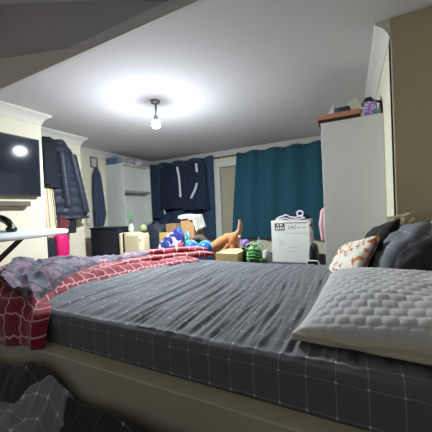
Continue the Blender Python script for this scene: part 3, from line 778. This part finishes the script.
# big carton with white cloth
a = PY(181, 230, 3.45); b_ = PY(194, 230, 3.45)
tag(build('cardboard_box', MB().box(a.x, b_.x, 3.45, 3.75, dz, .965), CARD, bevel=.004), 'tall brown cardboard box under a white cloth before the left curtain', 'box')
WCL = mat('off_white_cotton', (222, 220, 210), .85, .2)
zc2 = .967
cw = b_.x-a.x
def wc_fn(u, v):
    x = a.x-.03+u*(cw+.13); y = 3.42+v*.30
    z = zc2+.022+.03*(1-abs(nz(x*11, y*9, 2))*2)+.03*nz(x*5, y*5, 7)
    over = max(0, x-(b_.x+.0)); z -= over*2.2; x2 = x-over*.35
    if v < .12: z -= (.12-v)*.35; y -= 0
    return Vector((x2, y, max(z, zc2-.20)))
tag(build('cloth', MB().grid(wc_fn, 60, 40), WCL, angle=180, solid=.01), 'crumpled white cloth draped over the tall cardboard box', 'cloth')
# small orange box, yellow strip
a2 = PY(166, 227, 3.6)
q0 = PY(165.5, 224, 3.88); q1 = PY(176, 224, 3.88)
tag(build('shoe_box', MB().box(q0.x, q1.x, 3.88, 4.08, 0, q0.z), mat('pale_orange_card', (196, 152, 112), .8, .1), bevel=.004), 'pale orange box behind the purple patterned bag', 'box')
q0 = PY(161, 232, 3.5); q1 = PY(171, 232, 3.5)
tag(build('board_book', MB().box(q0.x, q1.x, 3.45, 3.55, dz, q0.z-.01, None), mat('yellow_card', (206, 178, 92), .7, .2), bevel=.003), 'yellow edged book standing behind the purple patterned bag', 'book')
# shiny purple blue white bag
PBW = mat('purple_blue_white_print', (230, 230, 240), .35, .5)
nt = PBW.node_tree; b = nt.nodes['Principled BSDF']
tc = nt.nodes.new('ShaderNodeTexCoord'); w = nt.nodes.new('ShaderNodeTexNoise'); w.inputs['Scale'].default_value = 7; w.inputs['Distortion'].default_value = 2.0; w.inputs['Detail'].default_value = 1
nt.links.new(tc.outputs['Object'], w.inputs['Vector']); rp = nt.nodes.new('ShaderNodeValToRGB'); nt.links.new(w.outputs['Fac'], rp.inputs[0])
e = rp.color_ramp.elements; e[0].color = lin((232, 232, 244)); e[1].color = lin((44, 118, 190)); e[0].position = .36; e[1].position = .68
k = e.new(.46); k.color = lin((80, 54, 150)); k = e.new(.54); k.color = lin((44, 50, 120))
nt.links.new(rp.outputs[0], b.inputs['Base Color'])
def pbag():
    P = [(158, 247), (163, 238), (171, 233), (177, 227), (180, 226), (182.5, 232), (184, 240), (183, 249)]
    Y = 3.0
    P3 = [PY(u, v, Y) for u, v in P]
    P3 = [Vector((P3[0].x, Y, dz))]+P3+[Vector((P3[-1].x, Y, dz))]
    cxm = sum(p.x for p in P3)/len(P3); rings = []
    for k in range(13):
        q = -1+2*k/12; s = math.sqrt(max(0, 1-abs(q)**2.4))*.35+.65 if abs(q) < 1 else .62
        rings.append([Vector((cxm+(p.x-cxm)*s, Y+.06*q, dz+(p.z-dz)*(s*.5+.5)*(1+.03*nz(p.x*9, q*2, 0)))) for p in P3])
    mb = MB(); mb.loft(rings)
    return tag(build('gift_bag', mb, PBW, angle=60, subd=1), 'shiny bag in purple, blue and white swirls slumped behind the red comforter', 'bag')
pbag()
q = PY(187, 234, 3.12)
tag(build('soft_toy', MB().ball((q.x, 3.12, (dz+q.z+.03)/2), .045, .05, (q.z+.03-dz)/2, n=22, fn=lambda p: (1+.22*nz(p.x*3, p.y*3, p.z*4))), blotch_mat('teal_white_print', (150, 190, 200), (36, 96, 116), 18, .48), angle=180), 'teal and white crumpled bundle beside the cardboard box', 'bundle')
q = PY(180, 245, 2.85)
tag(build('ball', MB().ball((q.x, 2.85, q.z-.02), .035, .035, .06, n=16).box(q.x-.03, q.x+.03, 2.83, 2.87, dz, q.z-.02), mat('coral_red_plastic', (220, 70, 84), .45, .4)), 'coral red toy piece at the foot of the swirled bag', 'toy')
BLUE = blotch_mat('bright_blue_plastic', (30, 120, 206), (20, 60, 150), 14, .5, .3, col2=(120, 60, 150))
CYAN = mat('cyan_plastic_rim', (84, 184, 226), .35, .5)
for u, v, r, lab in ((191, 247, .085, 'left one of the two round blue toys behind the red comforter'), (204.5, 247.5, .085, 'right one of the two round blue toys, nearest the orange plush')):
    q = PY(u, v, 2.75)
    o = thing('toy_helmet', lab, 'toy', (q.x, 2.75, dz), 'round blue toys')
    zc3 = q.z-.01
    build('dome', MB().lathe((q.x, 2.75, zc3), [(r, -.06), (r, 0), (r*.95, .02), (r*.75, .05), (r*.4, .072), (.004, .08)]), BLUE, o, angle=60)
    build('rim', MB().tube([(q.x+r*math.cos(a)*1.02, 2.75+.02-r*.5*abs(math.cos(a))*0, zc3+r*math.sin(a)*.95) for a in [PI*i/24 for i in range(25)]], .010), CYAN, o)
    build('foot', MB().lathe((q.x, 2.75, dz), [(r*.9, 0), (r, .02), (r, zc3-.06-dz+.005)]), BLUE, o)
q = PY(200, 238, 3.05)
tag(build('rolled_blanket', MB().tube([(q.x-.10, 3.05, q.z-.05), (q.x-.05, 3.05, q.z-.005), (q.x+.02, 3.05, q.z), (q.x+.07, 3.05, q.z-.04), (q.x+.11, 3.05, q.z-.12)], [.035, .045, .048, .045, .035], 16).box(q.x-.1, q.x+.09, 3.0, 3.10, dz, q.z-.06), mat('dark_grey_brown_fleece', (78, 72, 74), .9, .1, var=.3, vscale=30)), 'dark grey rolled blanket arching behind the round blue toys', 'blanket')

# ---------------------------------------------------------------- plush toy
ORG = mat('orange_brown_plush', (184, 126, 80), .95, .1, sheen=.4, bump=.4, bscale=250)
TANP = mat('grey_tan_plush', (160, 128, 100), .95, .1, sheen=.4)
Yp = 2.85
o = thing('plush_toy', 'orange brown plush animal lying with its tail raised beside the teal curtain', 'plush toy', (PY(230, 245, Yp).x, Yp, dz))
body = MB()
body.tube([PY(207.5, 250, Yp), PY(214.5, 247, Yp), PY(221.5, 242.5, Yp), PY(228.5, 238, Yp), PY(234.5, 237, Yp)], [.042, .062, .07, .062, .045], 16)
body.ball(PY(234, 239, Yp), .066, .07, .08, n=18)
body.ball(PY(234, 248, Yp), .056, .06, .08, n=16)
body.tube([PY(229.5, 244, Yp-.03), PY(224.5, 250, Yp-.04), PY(218.5, 256, Yp-.03)], [.03, .025, .03], 12)
body.tube([PY(210.5, 248, Yp), PY(212.5, 254, Yp), PY(214.5, 262, Yp)], [.035, .03, .03], 12)
body.tube([PY(236.5, 250, Yp), PY(236.5, 258, Yp), PY(236.5, 268, Yp)], [.055, .05, .04], 12)
build('body', body, ORG, o, remesh=.009)
plabel(build('tail', MB().tube([PY(236.5, 235, Yp), PY(239.5, 231, Yp), PY(240.5, 224, Yp), PY(239.5, 219.5, Yp)], [.04, .032, .026, .014], 14), TANP, o), 'grey tan raised tail')
build('ear', MB().ball(PY(209.5, 246, Yp-.03), .02, .012, .028, n=12), ORG, o)
plabel(build('patch', MB().ball(PY(239.5, 236.5, Yp-.065), .018, .012, .014, n=12), mat('cream_plush', (226, 200, 170), .9, .1), o), 'cream patch on the rump')
# tan cardboard flap box
x0 = PY(219, 256, 2.68).x; x1 = PY(240, 256, 2.68).x; zz = PY(230, 250.5, 2.62).z
t = thing('cardboard_box', 'open tan cardboard box with raised flap in front of the orange plush', 'box', ((x0+x1)/2, 2.7, dz))
mb = MB(); obox(mb, x0, x1, 2.60, 2.80, dz, zz-.035)
LC = mat('light_tan_cardboard', (216, 184, 134), .85, .1)
build('body', mb, LC, t)
P = [(-.5, 0), (.5, 0), (.62, .05), (.35, .085), (-.2, .075)]
mb = MB().prism([(x*(x1-x0), z) for x, z in P], lambda x, z, s: ((x0+x1)/2+x, 2.60+z*2.2, zz-.034+z*.35+.004*s))
plabel(build('flap', mb, LC, t), 'light tan folded flap')
# purple ball and green ball
q = PY(245.8, 243.2, 2.80)
tag(build('ball', MB().ball((q.x, 2.80, q.z), .045, n=24), mat('violet_rubber', (146, 96, 208), .5, .4)), 'plain violet ball between the orange plush and the green striped toy', 'ball')
tag(build('gift_box', MB().box(q.x-.04, q.x+.05, 2.76, 2.88, dz, q.z-.0455), mat('dark_olive_card', (56, 52, 50), .8, .2), bevel=.004), 'small dark box under the violet ball', 'box')
GR = blotch_mat('green_white_squiggle_print', (40, 96, 48), (196, 236, 190), 24, .55, .4)
Yg = 2.72; q = PY(254.5, 253, Yg); rg = .082
o = thing('toy_ball', 'green ball with white squiggles and pale green ribbon loops', 'toy', (q.x, Yg, dz))
build('ball', MB().ball((q.x, Yg, (q.z+.09+dz)/2), rg, rg, (q.z+.09-dz)/2, n=28), GR, o)
RB = mat('pale_green_ribbon', (150, 206, 140), .5, .4)
for sx in (-1, 1):
    build('ribbon_loop', MB().tube([PY(254.5+sx*a_, b2, Yg-.03) for a_, b2 in ((0, 245), (4, 243), (8, 245), (8.5, 249), (5, 248))], .008, 8), RB, o)
build('stick', MB().tube([PY(258, 246, Yg), PY(258.5, 241, Yg), PY(258.7, 237, Yg)], [.007, .006, .003], 8), STR, o)
for k in range(4):
    zz = q.z-.05+.032*k; rr = math.sqrt(max(.0001, 1-((zz-(q.z+.09+dz)/2)/((q.z+.09-dz)/2))**2))*rg*1.01
    build('stripe', MB().tube([(q.x+rr*math.cos(a), Yg+rr*math.sin(a), zz+.008*math.sin(3*a)) for a in [2*PI*i/32 for i in range(33)]], .005, 6, caps=False), mat('lime_stripe', (120, 200, 110), .5, .4) if k == 0 else bpy.data.materials['lime_stripe'], o)
q = PY(265, 256, 2.9)
tag(build('rolled_blanket', MB().ball((q.x, 2.95, (dz+q.z)/2+.02), .05, .08, (q.z-dz)/2+.04, n=18, fn=lambda p: 1+.15*nz(p.x*3, p.y*3, p.z*3)), mat('pale_grey_bundle', (168, 168, 166), .85, .2, var=.3, vscale=30), angle=180), 'pale grey crumpled bundle between the green ball and the white carton', 'bundle')

# ---------------------------------------------------------------- white appliance carton
Yc = 3.15
a = PY(271, 222, Yc); b_ = PY(309, 226, Yc)
WB = mat('white_printed_carton', (226, 226, 218), .6, .3, var=.02, vscale=4)
t = thing('appliance_box', 'large white printed carton with a dark logo block standing beside the wardrobe', 'box', ((a.x+b_.x)/2, Yc+.17, dz))
zt2 = a.z+.012
bxo = build('carton', MB().box(a.x, b_.x, Yc, Yc+.36, dz, zt2), WB, t, bevel=.003)
INK = mat('dark_ink', (62, 64, 62), .6, .3)
GINK = mat('grey_ink', (160, 162, 158), .6, .3)
w = b_.x-a.x
def onbox(fx, z, y=Yc): return a.x+w*fx
mb = MB().box(a.x+w*.10, a.x+w*.37, Yc-.0015, Yc+.001, zt2-.115, zt2-.03)
blk = build('logo_block', mb, INK, t)
mb = MB()
for fx, z0, z1, ww in ((.13, .105, .075, .04), (.19, .105, .07, .03), (.24, .10, .075, .05), (.31, .105, .07, .03), (.15, .06, .042, .06), (.24, .06, .04, .07)):
    mb.box(a.x+w*fx, a.x+w*(fx+ww), Yc-.0025, Yc-.001, zt2-z0, zt2-z1)
build('logo_marks', mb, WB, t)
def text(s, x, y, z, size, m_, parent, name='lettering'):
    cu = bpy.data.curves.new('txt', 'FONT'); cu.body = s; cu.size = size; cu.extrude = .0006
    ob = bpy.data.objects.new('txt', cu); me = bpy.data.meshes.new_from_object(ob)
    T = Matrix.Translation((x, y, z)) @ Matrix.Rotation(PI/2, 4, 'X'); org = WLOC[parent.name]
    me.transform(Matrix.Translation(-org) @ T); me.materials.clear(); me.materials.append(m_); me.name = name
    bpy.data.objects.remove(ob); o2 = bpy.data.objects.new(name, me); C.objects.link(o2); o2.parent = parent; WLOC[o2.name] = org; return o2
text('LAC', a.x+w*.46, Yc-.001, zt2-.095, .052, INK, t)
mb = MB()
mb.box(a.x+w*.70, a.x+w*.78, Yc-.0015, Yc+.001, zt2-.085, zt2-.079).box(a.x+w*.82, a.x+w*.92, Yc-.0015, Yc+.001, zt2-.085, zt2-.079)
mb.box(a.x+w*.37, a.x+w*.96, Yc-.0015, Yc+.001, zt2-.032, zt2-.024)
build('ink_line', mb, INK, t)
mb = MB()
mb.box(a.x+w*.37, a.x+w*.96, Yc-.0015, Yc+.001, zt2-.150, zt2-.146)
build('printed_line', mb, GINK, t); mb = MB()
for k in range(5):
    mb.box(a.x+w*(.22+.03*k), a.x+w*(.225+.03*k), Yc-.0015, Yc+.001, zt2-.30+.01*k, zt2-.20-.01*k)
build('printed_drawing', mb, GINK, t); mb = MB()
mb.box(a.x+w*.45, a.x+w*.70, Yc-.0015, Yc+.001, zt2-.31, zt2-.306).box(a.x+w*.47, a.x+w*.66, Yc-.0015, Yc+.001, zt2-.36, zt2-.356)
build('printed_drawing', mb, GINK, t)
mb = MB().box(b_.x-.001, b_.x+.0015, Yc+.10, Yc+.15, zt2-.19, zt2-.15).box(b_.x-.001, b_.x+.0015, Yc+.04, Yc+.2, zt2-.08, zt2-.05)
mb.box(b_.x-.001, b_.x+.0015, Yc+.2, Yc+.32, zt2-.13, zt2-.02)
build('hand_hole', mb, INK, t)
# clothes on the carton
DP = mat('dark_plum_black_cloth', (36, 34, 46), .85, .2)
xm = (a.x+b_.x)/2
o = tag(build('folded_clothes', MB().ball((xm+.01, Yc+.15, zt2+.04), .19, .12, .04, n=30, fn=lambda p: (1+.18*nz(p.x*3, p.y*3, p.z*3))), DP, angle=180), 'dark folded clothes lying on the white appliance carton', 'clothes')
LIL = mat('white_lilac_cable', (212, 208, 222), .5, .4)
c0 = [PY(u, v, Yc+.02) for u, v in [(276, 219.5), (280, 217), (286, 215), (290, 217), (296, 217.5), (300, 216), (303, 217)]]
tag(build('cable', MB().tube(c0, .009, 8).tube([PY(u, v, Yc+.02) for u, v in [(278, 219.5), (284, 218), (290, 219.5), (298, 219), (305, 217.5)]], .008, 8).tube([PY(300+3*math.cos(a_), 213.5+2.6*math.sin(a_), Yc+.03) for a_ in [2*PI*i/16 for i in range(17)]], .010, 8), LIL), 'pale coiled cable lying over the dark clothes on the carton', 'cable')
# black case with white rim
Yk = 2.62; q0 = PY(308, 268, Yk); q1 = PY(318, 261, Yk)
t = thing('power_brick', 'small black case with a white rim beside the foot of the white carton', 'case', ((q0.x+q1.x)/2, Yk+.05, dz))
build('body', MB().box(q0.x, q1.x, Yk, Yk+.10, dz, q1.z-.008), BLACKP, t, bevel=.012)
rim = [(q0.x-.006, q0.z-.06), (q0.x-.006, q1.z-.012), (q0.x+.006, q1.z), (q1.x-.006, q1.z), (q1.x+.006, q1.z-.012), (q1.x+.006, q0.z-.06)]
build('rim', MB().tube([(x, Yk-.002, z) for x, z in rim], .008, 8), WHITEP, t)
q = PY(322, 256, 2.95)
tag(build('tote_bag', MB().ball((-.345, 2.9, .55), .045, .12, .13, n=22, fn=lambda p: (1/max(abs(p.x), abs(p.y), abs(p.z)))**.3*(1+.12*nz(p.x*4, p.y*4, p.z*4))), BLACKC, angle=180), 'black bag squeezed between the white carton and the wardrobe', 'bag')
PK = mat('pale_pink_cotton', (216, 176, 182), .85, .2, var=.15, vscale=20)
o = thing('hanging_cloth', 'pale pink cloth hanging on the window side of the wardrobe', 'cloth', (wx0-.02, 3.15, .75))
build('cloth', drape(MB(), [(0, (wx0-.03, 3.18, 1.03, .015, .03)), (.3, (wx0-.04, 3.18, 1.0, .03, .06)), (.6, (wx0-.05, 3.18, .85, .04, .08)), (1, (wx0-.04, 3.18, .68, .03, .06))], fold=.15, kf=8, seed=4), PK, o, angle=180)
build('hook', MB().tube([(wx0, 3.18, 1.09), (wx0-.03, 3.18, 1.08), (wx0-.035, 3.18, 1.10)], .005, 8), METAL, o)

# ---------------------------------------------------------------- ironing board + headphones
IB = mat('white_ironing_cover', (192, 197, 198), .8, .2, var=.03, vscale=10)
t = thing('ironing_board', 'white ironing board with rounded tip in front of the television wall', 'ironing board', (-3.0, 1.55, 0))
tip = Vector((-2.65, 1.84, 0)); tail = Vector((-3.18, .55, 0))
ax = (tail-tip).normalized(); sd = Vector((-ax.y, ax.x, 0))
if sd.x > 0: sd = -sd      # towards the wall
out = []
L = (tail-tip).length
for i in range(41):
    s = i/40; d_ = s**1.6*L
    w_ = .19*min(1, (d_/.50))**.5 if d_ < .5 else .19
    out.append((d_, w_))
poly = [(d_, w_) for d_, w_ in out]+[(d_, -w_) for d_, w_ in out[::-1][:-1]]
def bz_(w_, d_): return .935+.03*(w_/.19)
mb = MB(); n = len(poly)
def ring(off, sc_):
    return [tip+ax*(L*.5+(d_-L*.5)*sc_)+sd*w_*sc_+Vector((0, 0, bz_(w_, d_)+off)) for d_, w_ in poly]
mb.loft([ring(-.035, .985), ring(-.03, 1.0), ring(-.006, 1.0), ring(0, .985)])
build('padded_top', mb, IB, t, angle=50)
DKM = mat('dark_grey_metal', (52, 50, 50), .4, .5, metal=.6)
c_ = tip+ax*.75
for k, (a1, b1) in enumerate(((.38, 1.25), (1.3, .50))):
    for s_ in (-.11, .11):
        p0 = tip+ax*a1+sd*s_*.8+Vector((0, 0, .90)); p1_ = tip+ax*b1+sd*s_*1.3+Vector((0, 0, .02))
        build('leg', MB().tube([p0, p1_], .013, 10), DKM, t)
    p1_ = tip+ax*b1
    build('foot', MB().tube([p1_+sd*.17+Vector((0, 0, .015)), p1_-sd*.17+Vector((0, 0, .015))], .014, 10), DKM, t)
BP = mat('glossy_black_plastic', (14, 14, 16), .25, .5)
hy = 1.42
t = thing('headphones', 'black over ear headphones standing on the ironing board', 'headphones', (PY(0, 232, hy).x, hy, .93))
P = [PY(u, v, hy) for u, v in [(-20, 228), (-18, 222), (-12, 218), (-4, 217.5), (3, 219), (8, 222), (11, 226), (11.5, 230)]]
build('headband', MB().tube(P, [.022, .028, .032, .034, .034, .032, .028, .024], 14), BP, t)
for u in (-19.5, 11.5):
    q = PY(u, 229.5, hy); build('ear_cup', MB().ball(q+Vector((0, 0, .0)), .028, .05, .035, n=18), BP, t)

# ---------------------------------------------------------------- light
w = bpy.data.worlds.new('world'); sc.world = w; w.use_nodes = True
w.node_tree.nodes['Background'].inputs[0].default_value = (.95, .96, 1.0, 1); w.node_tree.nodes['Background'].inputs[1].default_value = .085

sc.view_settings.view_transform = 'Standard'; sc.view_settings.look = 'None'; sc.view_settings.gamma = 1
sc.view_settings.use_curve_mapping = False
sc.view_settings.exposure = 1.2
sc.cycles.max_bounces = 12; sc.cycles.diffuse_bounces = 8; sc.cycles.sample_clamp_indirect = 6
